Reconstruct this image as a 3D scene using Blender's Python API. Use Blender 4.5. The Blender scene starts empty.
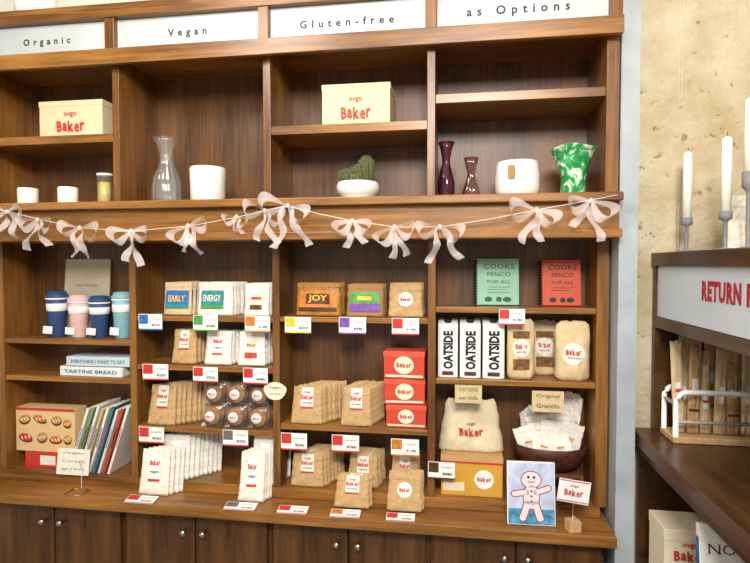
import bpy, math, random
from mathutils import Vector, Matrix, noise
random.seed(7)
S=bpy.context.scene
COL=S.collection
E=1.5                      # eye height; z values below are relative to it until built
TH=math.radians(8.6); PH=math.atan(16.5/540)
Fv=Vector((-math.sin(TH)*math.cos(PH),math.cos(TH)*math.cos(PH),-math.sin(PH)))
Rv=Vector((math.cos(TH),math.sin(TH),0)); Uv=Rv.cross(Fv)
def hit(px,py,Y):
    d=Fv+Rv*((px-375)/540)+Uv*((281.5-py)/540); t=Y/d.y
    return d.x*t, E+d.z*t
def span(px0,px1,py,Y):
    a,za=hit(px0,py,Y); b,zb=hit(px1,py,Y); return (a+b)/2,b-a,(za+zb)/2

# ---------------- materials
def lin(c):
    if isinstance(c,str):
        c=[int(c[i:i+2],16)/255 for i in (0,2,4)]
    return [(x/12.92 if x<=.04045 else ((x+.055)/1.055)**2.4) for x in c]
MATS={}
def M(name,col,rough=.6,var=.08,scale=25,bump=0.0,metal=0,trans=0,alpha=1,ior=1.45,dist=.004):
    if name in MATS: return MATS[name]
    m=bpy.data.materials.new(name); m.use_nodes=True; nt=m.node_tree; N=nt.nodes; L=nt.links
    b=N['Principled BSDF']; c=lin(col)
    tc=N.new('ShaderNodeTexCoord'); nz=N.new('ShaderNodeTexNoise'); nz.inputs['Scale'].default_value=scale; nz.inputs['Detail'].default_value=4
    L.new(tc.outputs['Object'],nz.inputs['Vector'])
    r=N.new('ShaderNodeValToRGB'); r.color_ramp.elements[0].position=.3; r.color_ramp.elements[1].position=.7
    r.color_ramp.elements[0].color=[max(0,x*(1-var)) for x in c]+[1]; r.color_ramp.elements[1].color=[min(1,x*(1+var)) for x in c]+[1]
    L.new(nz.outputs['Fac'],r.inputs['Fac']); L.new(r.outputs['Color'],b.inputs['Base Color'])
    b.inputs['Roughness'].default_value=rough; b.inputs['Metallic'].default_value=metal
    b.inputs['Transmission Weight'].default_value=trans; b.inputs['IOR'].default_value=ior; b.inputs['Alpha'].default_value=alpha
    if bump:
        bp=N.new('ShaderNodeBump'); bp.inputs['Strength'].default_value=bump; bp.inputs['Distance'].default_value=dist
        L.new(nz.outputs['Fac'],bp.inputs['Height']); L.new(bp.outputs['Normal'],b.inputs['Normal'])
    MATS[name]=m; return m
def thin_glass(name,tint,extra=.02,body=None,bodyf=0.0,k=.3):
    m=bpy.data.materials.new(name); m.use_nodes=True; nt=m.node_tree; N=nt.nodes; L=nt.links
    for n in list(N): 
        if n.type!='OUTPUT_MATERIAL': N.remove(n)
    out=[n for n in N if n.type=='OUTPUT_MATERIAL'][0]
    tr=N.new('ShaderNodeBsdfTransparent'); tr.inputs[0].default_value=lin(tint)+[1]
    gl=N.new('ShaderNodeBsdfGlossy'); gl.inputs['Roughness'].default_value=.08
    lw=N.new('ShaderNodeLayerWeight'); lw.inputs[0].default_value=.3
    ad=N.new('ShaderNodeMath'); ad.operation='MULTIPLY_ADD'; ad.inputs[1].default_value=k; ad.inputs[2].default_value=extra; L.new(lw.outputs['Fresnel'],ad.inputs[0])
    mx=N.new('ShaderNodeMixShader'); L.new(ad.outputs[0],mx.inputs[0])
    if body:
        df=N.new('ShaderNodeBsdfDiffuse'); df.inputs[0].default_value=lin(body)+[1]
        nz=N.new('ShaderNodeTexNoise'); nz.inputs['Scale'].default_value=22; tc=N.new('ShaderNodeTexCoord'); L.new(tc.outputs['Object'],nz.inputs['Vector'])
        mu=N.new('ShaderNodeMath'); mu.operation='MULTIPLY'; mu.inputs[1].default_value=bodyf*2; L.new(nz.outputs['Fac'],mu.inputs[0])
        m2=N.new('ShaderNodeMixShader'); L.new(mu.outputs[0],m2.inputs[0]); L.new(tr.outputs[0],m2.inputs[1]); L.new(df.outputs[0],m2.inputs[2]); L.new(m2.outputs[0],mx.inputs[1])
    else: L.new(tr.outputs[0],mx.inputs[1])
    L.new(gl.outputs[0],mx.inputs[2]); L.new(mx.outputs[0],out.inputs['Surface']); MATS[name]=m; return m
def wood(name,c1,c2,axis,rough=.34):
    m=bpy.data.materials.new(name); m.use_nodes=True; nt=m.node_tree; N=nt.nodes; L=nt.links; b=N['Principled BSDF']
    tc=N.new('ShaderNodeTexCoord'); mp=N.new('ShaderNodeMapping'); sc=[85,85,85]; sc[axis]=5; mp.inputs['Scale'].default_value=sc
    L.new(tc.outputs['Object'],mp.inputs['Vector'])
    n1=N.new('ShaderNodeTexNoise'); n1.inputs['Scale'].default_value=1; n1.inputs['Detail'].default_value=8; n1.inputs['Distortion'].default_value=.4; n1.inputs['Roughness'].default_value=.55
    L.new(mp.outputs['Vector'],n1.inputs['Vector'])
    mp2=N.new('ShaderNodeMapping'); s2=[9,9,9]; s2[axis]=2; mp2.inputs['Scale'].default_value=s2; L.new(tc.outputs['Object'],mp2.inputs['Vector'])
    n2=N.new('ShaderNodeTexNoise'); n2.inputs['Scale'].default_value=1; n2.inputs['Detail'].default_value=6
    L.new(mp2.outputs['Vector'],n2.inputs['Vector'])
    mx=N.new('ShaderNodeMath'); mx.operation='MULTIPLY_ADD'; mx.inputs[1].default_value=.55; L.new(n2.outputs['Fac'],mx.inputs[0])
    ml=N.new('ShaderNodeMath'); ml.operation='MULTIPLY'; ml.inputs[1].default_value=.45; L.new(n1.outputs['Fac'],ml.inputs[0]); L.new(ml.outputs[0],mx.inputs[2])
    r=N.new('ShaderNodeValToRGB'); r.color_ramp.elements[0].position=.38; r.color_ramp.elements[1].position=.64
    r.color_ramp.elements[0].color=lin(c1)+[1]; r.color_ramp.elements[1].color=lin(c2)+[1]
    L.new(mx.outputs[0],r.inputs['Fac']); L.new(r.outputs['Color'],b.inputs['Base Color'])
    b.inputs['Roughness'].default_value=rough
    bp=N.new('ShaderNodeBump'); bp.inputs['Strength'].default_value=.1; bp.inputs['Distance'].default_value=.0015
    L.new(n1.outputs['Fac'],bp.inputs['Height']); L.new(bp.outputs['Normal'],b.inputs['Normal'])
    MATS[name]=m; return m
WX=wood('wood_grain_horizontal','613c18','a87334',0)
WZ=wood('wood_grain_vertical','583515','99672d',2)
WB=wood('wood_back_panel','432810','794f25',2,.42)
WY=wood('wood_counter_side','362010','62401f',1)
WD=wood('wood_door','38200d','6a431f',2,.35)
WL=wood('pale_wood','b98f5e','dcb98a',2,.6)
KR=M('kraft_paper','c09c6b',.7,.14,55,.8,dist=.008); KR2=M('kraft_dark','a67c4c',.75,.1,40,.25); KRP=M('kraft_pale','d6bc92',.7,.08,45,.5)
CR=M('cream_card','ecdfc4',.7,.04); WH=M('white_paper','ece6da',.65,.05,55,.8,dist=.008); PW=M('pure_white_card','f4f2ee',.6,.02)
RED=M('red_print','c8352f',.55,.05); BLK=M('black_ink','161414',.5,.05); GRY=M('grey_ink','6c6762',.6,.05)
TEAL=M('teal_print','2c8a8a',.5,.2,60); BLUE=M('blue_print','2d6cb0',.5,.2,60); GRN=M('green_print','4f9a48',.5,.3,60)
YEL=M('yellow_print','e8c02f',.5,.2,60); PUR=M('purple_print','7d4fa8',.5,.3,60); BRN=M('chocolate_print','5a3016',.5,.3,60); ORG=M('orange_print','cf7a2a',.5,.3,60)
CERW=M('white_ceramic','f0eee9',.35,.02); GLS=thin_glass('clear_glass','fbfdfc',.05,'ffffff',.05,.45)
WAX=M('candle_wax','faf4e4',.45,.02); MTL=M('brushed_metal','b8b4ac',.3,.05,40,0,1)
RIB=M('organza_ribbon','fff2f2',.4,.04,90,0,0,0,.40)
TWN=M('white_twine','efe6dc',.8,.03)
# ---------------- mesh builder
class MB:
    def __init__(s): s.v=[];s.f=[];s.m=[];s.s=[]
    def add(s,vs,fs,mi=0,sm=False):
        o=len(s.v); s.v+= [tuple(v) for v in vs]
        for f in fs: s.f.append([i+o for i in f]); s.m.append(mi); s.s.append(sm)
        return s
    def box(s,x0,x1,y0,y1,z0,z1,mi=0):
        return s.add([(x0,y0,z0),(x1,y0,z0),(x1,y1,z0),(x0,y1,z0),(x0,y0,z1),(x1,y0,z1),(x1,y1,z1),(x0,y1,z1)],
          [(0,3,2,1),(4,5,6,7),(0,1,5,4),(1,2,6,5),(2,3,7,6),(3,0,4,7)],mi)
    def lathe(s,prof,seg=32,mi=0,c=(0,0,0),mod=None,sm=True):
        vs=[];fs=[]
        for i,(r,z) in enumerate(prof):
            for k in range(seg):
                a=2*math.pi*k/seg; rr=r*(mod(a,i/(len(prof)-1)) if mod else 1)
                vs.append((c[0]+rr*math.cos(a),c[1]+rr*math.sin(a),c[2]+z))
        for i in range(len(prof)-1):
            for k in range(seg):
                k2=(k+1)%seg; fs.append((i*seg+k,i*seg+k2,(i+1)*seg+k2,(i+1)*seg+k))
        if prof[0][0]>1e-4: fs.append(tuple(range(seg-1,-1,-1)))
        if prof[-1][0]>1e-4: fs.append(tuple((len(prof)-1)*seg+k for k in range(seg)))
        return s.add(vs,fs,mi,sm)
    def tube(s,pts,r,seg=8,mi=0):
        pts=[Vector(p) for p in pts]; vs=[];fs=[]
        for i,p in enumerate(pts):
            d=(pts[min(i+1,len(pts)-1)]-pts[max(i-1,0)]).normalized()
            a=d.cross(Vector((.13,.21,1)) if abs(d.z)<.9 else Vector((1,.1,0))).normalized(); b=d.cross(a)
            for k in range(seg):
                t=2*math.pi*k/seg; vs.append(p+a*r*math.cos(t)+b*r*math.sin(t))
        for i in range(len(pts)-1):
            for k in range(seg):
                k2=(k+1)%seg; fs.append((i*seg+k,i*seg+k2,(i+1)*seg+k2,(i+1)*seg+k))
        fs.append(tuple(range(seg))); fs.append(tuple((len(pts)-1)*seg+k for k in range(seg)))
        return s.add(vs,fs,mi,True)
    def disc(s,cx,cz,rx,rz,y,mi=0,seg=24,rot=0):
        c,q=math.cos(rot),math.sin(rot); P=[(rx*math.cos(2*math.pi*k/seg),rz*math.sin(2*math.pi*k/seg)) for k in range(seg)]
        return s.add([(cx+a*c-b*q,y,cz+a*q+b*c) for a,b in P],[tuple(range(seg))],mi)
    def strip(s,pts,wd,ws,mi=0):
        vs=[];fs=[]
        for p,d,w in zip(pts,wd,ws): vs+= [p-d*w/2,p,p+d*w/2]
        for i in range(len(pts)-1):
            for k in (0,1): fs.append((3*i+k,3*i+k+1,3*i+4+k,3*i+3+k))
        return s.add(vs,fs,mi,True)
def mk(name,mb,mats,loc=(0,0,0),rot=(0,0,0),parent=None,bevel=0):
    me=bpy.data.meshes.new(name); me.from_pydata(mb.v,[],mb.f)
    for m in (mats if isinstance(mats,(list,tuple)) else [mats]): me.materials.append(m)
    for p,mi,sm in zip(me.polygons,mb.m,mb.s): p.material_index=mi; p.use_smooth=sm
    me.update()
    o=bpy.data.objects.new(name,me); COL.objects.link(o); o.location=loc; o.rotation_euler=rot
    if parent: o.parent=parent
    if bevel:
        b=o.modifiers.new('edge','BEVEL'); b.width=bevel; b.segments=2; b.limit_method='ANGLE'
    return o
def empty(name,loc=(0,0,0),rot=(0,0,0),parent=None):
    o=bpy.data.objects.new(name,None); COL.objects.link(o); o.location=loc; o.rotation_euler=rot; o.empty_display_size=.05
    if parent: o.parent=parent
    return o
def T(o,label,cat,group=None):
    o['label']=label; o['category']=cat
    if group: o['group']=group
    return o
def dup(o,loc,rot,parent=None):
    c=o.copy(); COL.objects.link(c)
    if parent is None: c.location=loc; c.rotation_euler=rot
    else: c.parent=parent
    for ch in [x for x in bpy.data.objects if x.parent==o]: dup(ch,None,None,c)
    return c
TC={}
def textdata(s,bold,space):
    k=(s,bold,space)
    if k in TC: return TC[k]
    cu=bpy.data.curves.new('t','FONT'); cu.body=s; cu.offset=bold; cu.space_character=space; cu.resolution_u=2
    ob=bpy.data.objects.new('t',cu); COL.objects.link(ob)
    bpy.context.view_layer.update()
    me=bpy.data.meshes.new_from_object(ob.evaluated_get(bpy.context.evaluated_depsgraph_get()))
    vs=[(v.co.x,v.co.y) for v in me.vertices]; fs=[tuple(p.vertices) for p in me.polygons]
    bpy.data.objects.remove(ob); bpy.data.meshes.remove(me)
    xs=[v[0] for v in vs]; zs=[v[1] for v in vs]; x0,x1,z0,z1=min(xs),max(xs),min(zs),max(zs)
    TC[k]=([((x-(x0+x1)/2)/(x1-x0),(z-(z0+z1)/2)/(z1-z0)) for x,z in vs],fs,(x1-x0)/(z1-z0)); return TC[k]
def glyphs(key,spec,gap,serif=False):
    if key in TC: return TC[key]
    vs=[];fs=[];x=0
    SER={'N':((0,0),(0,1),(1,0),(1,1)),'B':((0,0),(0,1)),'U':((0,1),(1,1)),'T':((.5,0),),'E':((0,0),(0,1)),'R':((0,0),(0,1),(1,0)),'O':()}
    for ch,h,bz,tl,bd in spec:
        if ch==' ': x+=.35; continue
        v,f,asp=textdata(ch,bd,1); w=h*asp*1.08; o=len(vs); c,q=math.cos(tl),math.sin(tl)
        for a,b in v:
            a*=w; b*=h; vs.append((x+w/2+a*c-b*q, bz+h/2+a*q+b*c))
        fs+= [tuple(i+o for i in g) for g in f]
        if serif:
            for sx,sz in SER.get(ch,()):
                o=len(vs); X=x+sx*w; X=min(max(X,x+.05),x+w-.05) if sx!=.5 else X; zz=sz*(h-.06)
                vs+=[(X-.13,zz),(X+.13,zz),(X+.13,zz+.06),(X-.13,zz+.06)]; fs.append((o,o+1,o+2,o+3))
        x+=w+gap
    xs=[v[0] for v in vs]; zs=[v[1] for v in vs]; x0,x1,z0,z1=min(xs),max(xs),min(zs),max(zs)
    TC[key]=([((a-(x0+x1)/2)/(x1-x0),(b-(z0+z1)/2)/(z1-z0)) for a,b in vs],fs,(x1-x0)/(z1-z0)); return TC[key]
def text(parent,s,cx,cz,w,h,mat,y=0,surf=None,rot=0,bold=.0,space=1,serif=False):
    if s=='Baker': vs,fs,asp=glyphs('logo',(('B',1.0,.0,.07,.045),('a',.78,.04,-.10,.042),('k',1.06,-.03,.10,.045),('e',.78,-.05,-.10,.030),('r',.78,.06,.08,.045)),.09)
    elif serif: vs,fs,asp=glyphs('serif'+s,[(c,1,0,0,-.002) for c in s],.17,True)
    else: vs,fs,asp=textdata(s,bold,space)
    if h is None: h=w/asp
    if w is None: w=h*asp
    out=[]; c,sn=math.cos(rot),math.sin(rot)
    for x,z in vs:
        x*=w; z*=h
        X=cx+x*c-z*sn; Z=cz+x*sn+z*c
        out.append((X,(surf(X,Z)-.0009) if surf else y,Z))
    mb=MB().add(out,fs); return mk('lettering',mb,mat,parent=parent)
# ---------------- room
def struct(name,b,mat,kind='structure'):
    o=mk(name,MB().box(*b),mat); o['kind']=kind; return o
def plaster():
    m=bpy.data.materials.new('plaster'); m.use_nodes=True; nt=m.node_tree; N=nt.nodes; L=nt.links; b=N['Principled BSDF']
    tc=N.new('ShaderNodeTexCoord'); n=N.new('ShaderNodeTexNoise'); n.inputs['Scale'].default_value=3.6; n.inputs['Detail'].default_value=9; n.inputs['Roughness'].default_value=.6
    L.new(tc.outputs['Object'],n.inputs['Vector']); r=N.new('ShaderNodeValToRGB')
    r.color_ramp.elements[0].position=.36; r.color_ramp.elements[0].color=lin('b5a17a')+[1]; r.color_ramp.elements[1].position=.58; r.color_ramp.elements[1].color=lin('d3c6aa')+[1]
    L.new(n.outputs['Fac'],r.inputs['Fac'])
    v=N.new('ShaderNodeTexNoise'); v.inputs['Scale'].default_value=24; v.inputs['Detail'].default_value=7; v.inputs['Roughness'].default_value=.62; L.new(tc.outputs['Object'],v.inputs['Vector'])
    r2=N.new('ShaderNodeValToRGB'); r2.color_ramp.elements[0].position=.33; r2.color_ramp.elements[1].position=.37; L.new(v.outputs['Fac'],r2.inputs['Fac'])
    r2.color_ramp.elements[0].color=(.40,.33,.24,1)
    mx=N.new('ShaderNodeMixRGB'); mx.blend_type='MULTIPLY'; mx.inputs[0].default_value=.75; L.new(r.outputs['Color'],mx.inputs[1]); L.new(r2.outputs['Color'],mx.inputs[2])
    L.new(mx.outputs[0],b.inputs['Base Color']); b.inputs['Roughness'].default_value=.85
    bp=N.new('ShaderNodeBump'); bp.inputs['Strength'].default_value=.9; bp.inputs['Distance'].default_value=.014; L.new(v.outputs['Fac'],bp.inputs['Height']); L.new(bp.outputs['Normal'],b.inputs['Normal'])
    return m
PL=plaster(); CEIL=M('ceiling_paint','e6e2d6',.8,.03,3); FLR=M('concrete_floor','8f8a82',.6,.15,4)
struct('floor',(-2.6,1.6,-2.6,2.1,-.05,0),FLR)
struct('ceiling',(-2.6,1.6,-2.6,2.1,2.75,2.8),CEIL)
struct('wall_back',(-2.6,.53,1.95,2.0,0,2.75),CEIL)
struct('wall_left',(-2.45,-2.4,-2.6,1.95,0,2.75),CEIL)
struct('wall_right_back',(.53,1.05,1.785,2.0,0,2.75),PL)
struct('wall_right',(1.0,1.05,-1.2,1.785,0,2.75),PL)
struct('trim_1',(.477,.53,1.70,1.95,0,2.75),M('grey_white_paint','a9b0b5',.5,.12,12,.2))
# ---------------- main shelving unit
DX=[-2.205,-1.674,-1.142,-.610,-.080,.452]; UF,LF,BK=1.69,1.77,1.93
Z=lambda r:E+r
XL,XR=DX[0]-.015,.470
unit=empty('shelving_unit',(-.87,1.8,Z(-.80)))
def part(name,b,mat,par,bev=.0015):
    p=par.location
    return mk(name,MB().box(b[0]-p.x,b[1]-p.x,b[2]-p.y,b[3]-p.y,b[4]-p.z,b[5]-p.z),mat,parent=par,bevel=bev)
part('back_panel',(XL,XR,BK,1.948,Z(-.80),Z(.865)),WB,unit,0)
part('top_board',(XL,XR,1.66,BK,Z(.845),Z(.865)),WX,unit)
part('rail',(XL,XR,1.655,1.69,Z(.8175),Z(.845)),WX,unit)
part('header_board',(XL,XR,1.668,BK,Z(.70),Z(.7145)),WX,unit)
part('header_back',(XL,XR,1.70,1.71,Z(.715),Z(.845)),WX,unit)
part('rail',(XL,XR,1.65,1.668,Z(.664),Z(.7145)),WX,unit)
part('ledge',(XL,XR+.004,1.645,BK,Z(.186),Z(.212)),WX,unit,.004)
part('beam',(XL,XR,1.675,1.70,Z(.106),Z(.186)),WX,unit)
part('lip',(XL,XR+.004,1.655,BK,Z(.08),Z(.106)),WX,unit,.004)
part('base_plank',(XL,XR-.02,LF-.005,BK,Z(-.80),Z(-.765)),WX,unit)
for i,x in enumerate(DX):
    t=.018 if i==5 else .0125
    part('divider',(x-t,x+t,UF,BK,Z(.212),Z(.70)),WZ,unit)
    part('divider',(x-t,x+t,LF,BK,Z(-.765),Z(.08)),WZ,unit)
    part('stile',(x-.017,x+.017,1.66,1.70,Z(.7145),Z(.8175)),WZ,unit)
def shelf(bay,z,up=False,th=.018):
    x0=DX[bay]+.0128; x1=DX[bay+1]-(.0185 if bay==4 else .0128)
    part('shelf',(x0,x1,(UF if up else LF)+.004,BK,Z(z)-th,Z(z)),WX,unit)
for b,z in ((1,.447),(3,.449),(4,.527)): shelf(b,z,True,.028)
for b,z in ((1,-.272),(1,-.41),(2,-.180),(2,-.355),(2,-.575),(3,-.176),(3,-.547),(4,-.137),(4,-.372),(0,-.25),(0,-.5)): shelf(b,z)
for i in range(1,6):
    for (z0,z1,yf) in ((.25,.64,UF),(-.72,.04,LF)):
        for sgn in (-1,1):
            if i==5 and sgn==1: continue
            t=.018 if i==5 else .0125
            mb=MB(); z=z0
            while z<z1:
                x=DX[i]+sgn*(t+.0004)-unit.location.x
                mb.add([(x,yf+.03+.0022*math.cos(a)-unit.location.y,Z(z)+.0022*math.sin(a)-unit.location.z) for a in [k*math.pi/3 for k in range(6)]],[tuple(range(6))]); z+=.032
            mk('pin_holes',mb,BLK,parent=unit)
T(unit,'large brown wooden wall shelving unit with open bays','shelving unit')
ct=mk('countertop',MB().box(XL,XR,1.65,1.945,Z(-.835),Z(-.8005)),WX,bevel=.003)
T(ct,'long brown wooden counter running beneath the shelves','countertop')
for b in range(5):
    x0,x1=DX[b],DX[b+1]
    c=empty('base_cabinet',((x0+x1)/2,1.8,.0)); w=(x1-x0)/2
    mk('carcass',MB().box(-w+.001,w-.001,-.08,.14,.0,Z(-.836)),WD,parent=c)
    for s in (-1,1):
        a,bb=(-w+.012,-.002) if s<0 else (.002,w-.012)
        d=mk('door',MB().box(a,bb,-.10,-.081,.09,Z(-.848)),WD,parent=c,bevel=.002)
        k=mk('knob',MB().lathe([(0,0),(.006,0),(.005,.012),(.011,.018),(.0115,.024),(.006,.029),(0,.03)],20),MTL,(s*.035,-.10,Z(-.905)),(math.pi/2,0,0),parent=d)
    T(c,'dark brown base cabinet with two doors and metal knobs','cabinet','base cabinets under the counter')
SG=M('frosted_grey_panel','bcc2c4',.35,.10,5)
for i,(s,w,cx) in enumerate((('Organic',.178,.02),('Vegan',.135,.0),('Gluten-free',.30,0),('as Options',.30,-.01))):
    x0,x1=DX[i+1]+.018,DX[i+2]-.018
    o=mk('header_sign',MB().box(-(x1-x0)/2,(x1-x0)/2,0,.01,0,.1015),SG,((x0+x1)/2,1.68,Z(.7152)))
    text(o,s,cx,.045,w,None,BLK,y=-.0008,bold=.02,space=1.85)
    T(o,'frosted white header sign reading "%s"'%s,'sign','header signs along the top')
# ---------------- generic builders
def carton(w,d,h,body,lid=None,lidh=.0,name='gift_box'):
    o=mk(name,MB().box(-w/2,w/2,-d/2,d/2,0,h),body,bevel=.002)
    if lid:
        mk('lid',MB().box(-w/2-.0015,w/2+.0015,-d/2-.0015,d/2+.0015,h-lidh,h+.0015),lid,parent=o,bevel=.002)
    return o
class Surf:
    def __init__(s,w,h,Tk,seed=0,taper=0,rnd=0): s.w,s.h,s.T,s.sd,s.tp,s.rd=w,h,Tk,seed,taper,rnd
    def t(s,u,v):
        v=min(max(v,0),1); u=min(max(u,-1),1)
        tv=(.75+.25*v/.15) if v<.15 else (1-((v-.15)/.85)**1.7)*.9+.1
        eu=(1-abs(u)**3)**.6
        q=noise.noise(Vector((u*1.9,v*2.6,s.sd*3.7)))*.42+noise.noise(Vector((u*5+9,v*6,s.sd*2.1)))*.34
        return max(.0008,s.T/2*tv*eu*(.88+q))
    def hw(s,v):
        k=1-s.tp*v
        if s.rd and v>.86: k*=1-s.rd*(1-math.sqrt(max(0,1-((v-.86)/.14)**2)))
        if s.rd and v<.08: k*=1-s.rd*.5*(1-math.sqrt(max(0,1-((.08-v)/.08)**2)))
        return s.w/2*k
    def front(s,x,z):
        v=z/s.h; return -s.t(x/s.hw(v),v)
def bag(kind,w,h,Tk,seed=0,name=None):
    k=K[kind]; sf=Surf(w,h,Tk,seed,k.get('taper',.06),k.get('rnd',0)); n=16
    mb=MB()
    for sg in (-1,1):
        vs=[];fs=[]
        for j in range(n+1):
            v=j/n
            for i in range(n+1):
                u=-1+2*i/n; zz=h*v+(.006*noise.noise(Vector((u*2.5,seed,5))) if j==n else 0)
                vs.append((u*sf.hw(v)*(1+.05*noise.noise(Vector((seed,v*5,u)))),sg*sf.t(u,v),zz))
        for j in range(n):
            for i in range(n):
                q=(j*(n+1)+i,j*(n+1)+i+1,(j+1)*(n+1)+i+1,(j+1)*(n+1)+i); fs.append(q if sg<0 else q[::-1])
        mb.add(vs,fs,0,True)
    m=(n+1)**2
    for a in [[i,m+i,m+i+1,i+1] for i in range(n)]+[[m-n-1+i,m-n+i,2*m-n+i,2*m-n-1+i] for i in range(n)]+[[j*(n+1),(j+1)*(n+1),m+(j+1)*(n+1),m+j*(n+1)] for j in range(n)]+[[j*(n+1)+n,m+j*(n+1)+n,m+(j+1)*(n+1)+n,(j+1)*(n+1)+n] for j in range(n)]:
        mb.f.append(a); mb.m.append(0); mb.s.append(False)
    o=mk(name or k['name'],mb,k['mat'])
    def patch(u0,u1,v0,v1,off,mat,nm):
        q=MB(); vs=[];fs=[]; N=10
        for j in range(N+1):
            for i in range(N+1):
                vv=v0+(v1-v0)*j/N; x=(u0+(u1-u0)*i/N)*sf.hw(vv); z=vv*h
                vs.append((x,sf.front(x,z)-off,z))
        for j in range(N):
            for i in range(N): fs.append((j*(N+1)+i,j*(N+1)+i+1,(j+1)*(N+1)+i+1,(j+1)*(N+1)+i))
        q.add(vs,fs,0,True); return mk(nm,q,mat,parent=o)
    if k.get('flap'):
        patch(-1,1,1-k['flap'],1.0,.0022,k['mat'],'folded_flap')
    base=.0032 if k.get('flap') else .0014
    for L in k.get('labels',[]):
        if L[0]=='rect': patch(L[1],L[2],L[3],L[4],base+L[6]*.0006,L[5],'paper_label')
        else:
            _,cu,cv,r,mat,lv=L; vs=[(cu*w/2,sf.front(cu*w/2,cv*h)-base-lv*.0006,cv*h)]; R=r*w/2
            for rr in (.5,1):
                for a in range(20):
                    x=cu*w/2+R*rr*math.cos(a*math.pi/10); z=cv*h+R*rr*math.sin(a*math.pi/10); vs.append((x,sf.front(x,z)-base-lv*.0006,z))
            fs=[(0,1+a,1+(a+1)%20) for a in range(20)]+[(1+a,21+a,21+(a+1)%20,1+(a+1)%20) for a in range(20)]
            mk('round_label',MB().add(vs,fs,0,True),mat,parent=o)
    for (s,cu,cv,tw,th,mat) in k.get('texts',[]):
        text(o,s,cu*w/2,cv*h,tw*w,th*h,mat,surf=lambda x,z:sf.front(x,z)-base-.0016,bold=.02)
    return o
GRA=M('granola_clusters','7a5630',.8,.5,110,.8)
K={
'kraft':dict(name='cookie_pouch',mat=KR,taper=.14,flap=.2,labels=[('rect',-.42,.42,.42,.98,WH,0),('rect',-.42,.42,.42,.46,RED,1)],texts=[('ovgo',0,.84,.2,.06,RED),('Baker',0,.71,.36,.12,RED),('cookie',0,.57,.3,.05,GRY)]),
'kraft_round':dict(name='cookie_pouch',mat=KR,taper=.1,flap=.22,labels=[('round',0,.52,.42,WH,0)],texts=[('Baker',0,.52,.3,.1,RED)]),
'white':dict(name='cookie_pouch',mat=WH,taper=.1,flap=.2,labels=[('rect',-.4,.4,.3,.85,PW,0),('rect',-.4,.4,.3,.35,RED,1)],texts=[('Baker',0,.70,.34,.12,RED),('vegan',0,.5,.3,.06,GRY)]),
'white_red':dict(name='cookie_pouch',mat=WH,taper=.1,flap=.22,labels=[('rect',-.45,.45,.22,.38,RED,0),('round',0,.6,.34,CR,1)],texts=[('Baker',0,.6,.3,.1,RED)]),
'blue_lab':dict(name='snack_pouch',mat=KRP,flap=.15,labels=[('rect',-.85,.85,.2,.75,BLUE,0),('rect',-.85,.85,.2,.32,TEAL,1)],texts=[('EARLY',0,.5,.6,.2,YEL)]),
'teal_lab':dict(name='snack_pouch',mat=WH,flap=.15,labels=[('rect',-.8,.5,.2,.75,TEAL,0),('rect',-.8,.5,.2,.3,GRN,1)],texts=[('ENERGY',-.15,.52,.5,.2,WH)]),
'brown_lab':dict(name='snack_pouch',mat=WH,flap=.15,labels=[('rect',-.7,.7,.2,.7,CR,0),('rect',-.5,.5,.2,.34,BRN,1),('rect',-.4,.4,.5,.58,RED,2)],texts=[]),
'joy':dict(name='snack_pouch',mat=M('amber_brown_pouch','a8742f',.4,.25,50,.5),flap=.12,labels=[('rect',-.85,.85,.14,.76,ORG,0),('rect',-.85,.85,.14,.26,BRN,1),('rect',-.55,.55,.36,.68,BRN,2)],texts=[('JOY',0,.52,.42,.24,YEL)]),
'greenp':dict(name='snack_pouch',mat=KR2,flap=.15,labels=[('rect',-.85,.85,.15,.75,GRN,0),('rect',-.85,.85,.15,.4,PUR,1),('rect',-.4,.4,.5,.62,YEL,2)],texts=[]),
'granola':dict(name='granola_pouch',mat=KRP,taper=0,rnd=.3,labels=[('round',0,.45,.66,WH,0)],texts=[('Baker',0,.48,.44,.1,RED),('granola',0,.39,.34,.035,GRY)]),
'granola_window':dict(name='granola_pouch',mat=KRP,taper=0,rnd=.3,labels=[('rect',-.6,.6,.16,.34,GRA,0),('rect',-.6,.6,.68,.8,GRA,0),('round',0,.52,.66,WH,1)],texts=[('Baker',0,.55,.44,.09,RED),('granola',0,.46,.32,.035,GRY)]),
'utensil':dict(name='cutlery_bundle',mat=KR,taper=.08,labels=[('rect',-.5,.5,.50,.62,WH,0),('rect',-.9,.9,.25,.28,BRN,0)],texts=[]),
'utensil_cream':dict(name='cutlery_bundle',mat=KRP,taper=.05,labels=[('rect',-.45,.45,.35,.55,PW,0),('rect',-.45,.45,.44,.48,RED,1)],texts=[]),
'sack':dict(name='cloth_carry_bag',mat=M('cream_cloth','dfcfae',.85,.06,90,.4),taper=.26,flap=.0,rnd=.08,labels=[],texts=[('ovgo',0,.52,.13,.06,RED),('Baker',0,.38,.36,.16,RED)]),
'plainwhite':dict(name='gift_pouch',mat=WH,flap=.2,labels=[('rect',-.4,.4,.3,.5,CR,0)],texts=[('Baker',0,.4,.3,.1,RED)]),
}
LAB={'kraft':'kraft paper cookie pouch with white and red label','kraft_round':'kraft paper cookie pouch with round white sticker','white':'white paper cookie pouch with red print label','white_red':'white cookie pouch with red band and round sticker',
'blue_lab':'kraft snack pouch with blue and yellow label','teal_lab':'white snack pouch with teal printed label','brown_lab':'white snack pouch with brown and red label','joy':'amber brown snack pouch with yellow lettering','greenp':'kraft snack pouch with green and purple label','granola':'standing kraft granola pouch with round white label','granola_window':'kraft granola pouch with clear window and round label'}
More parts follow.
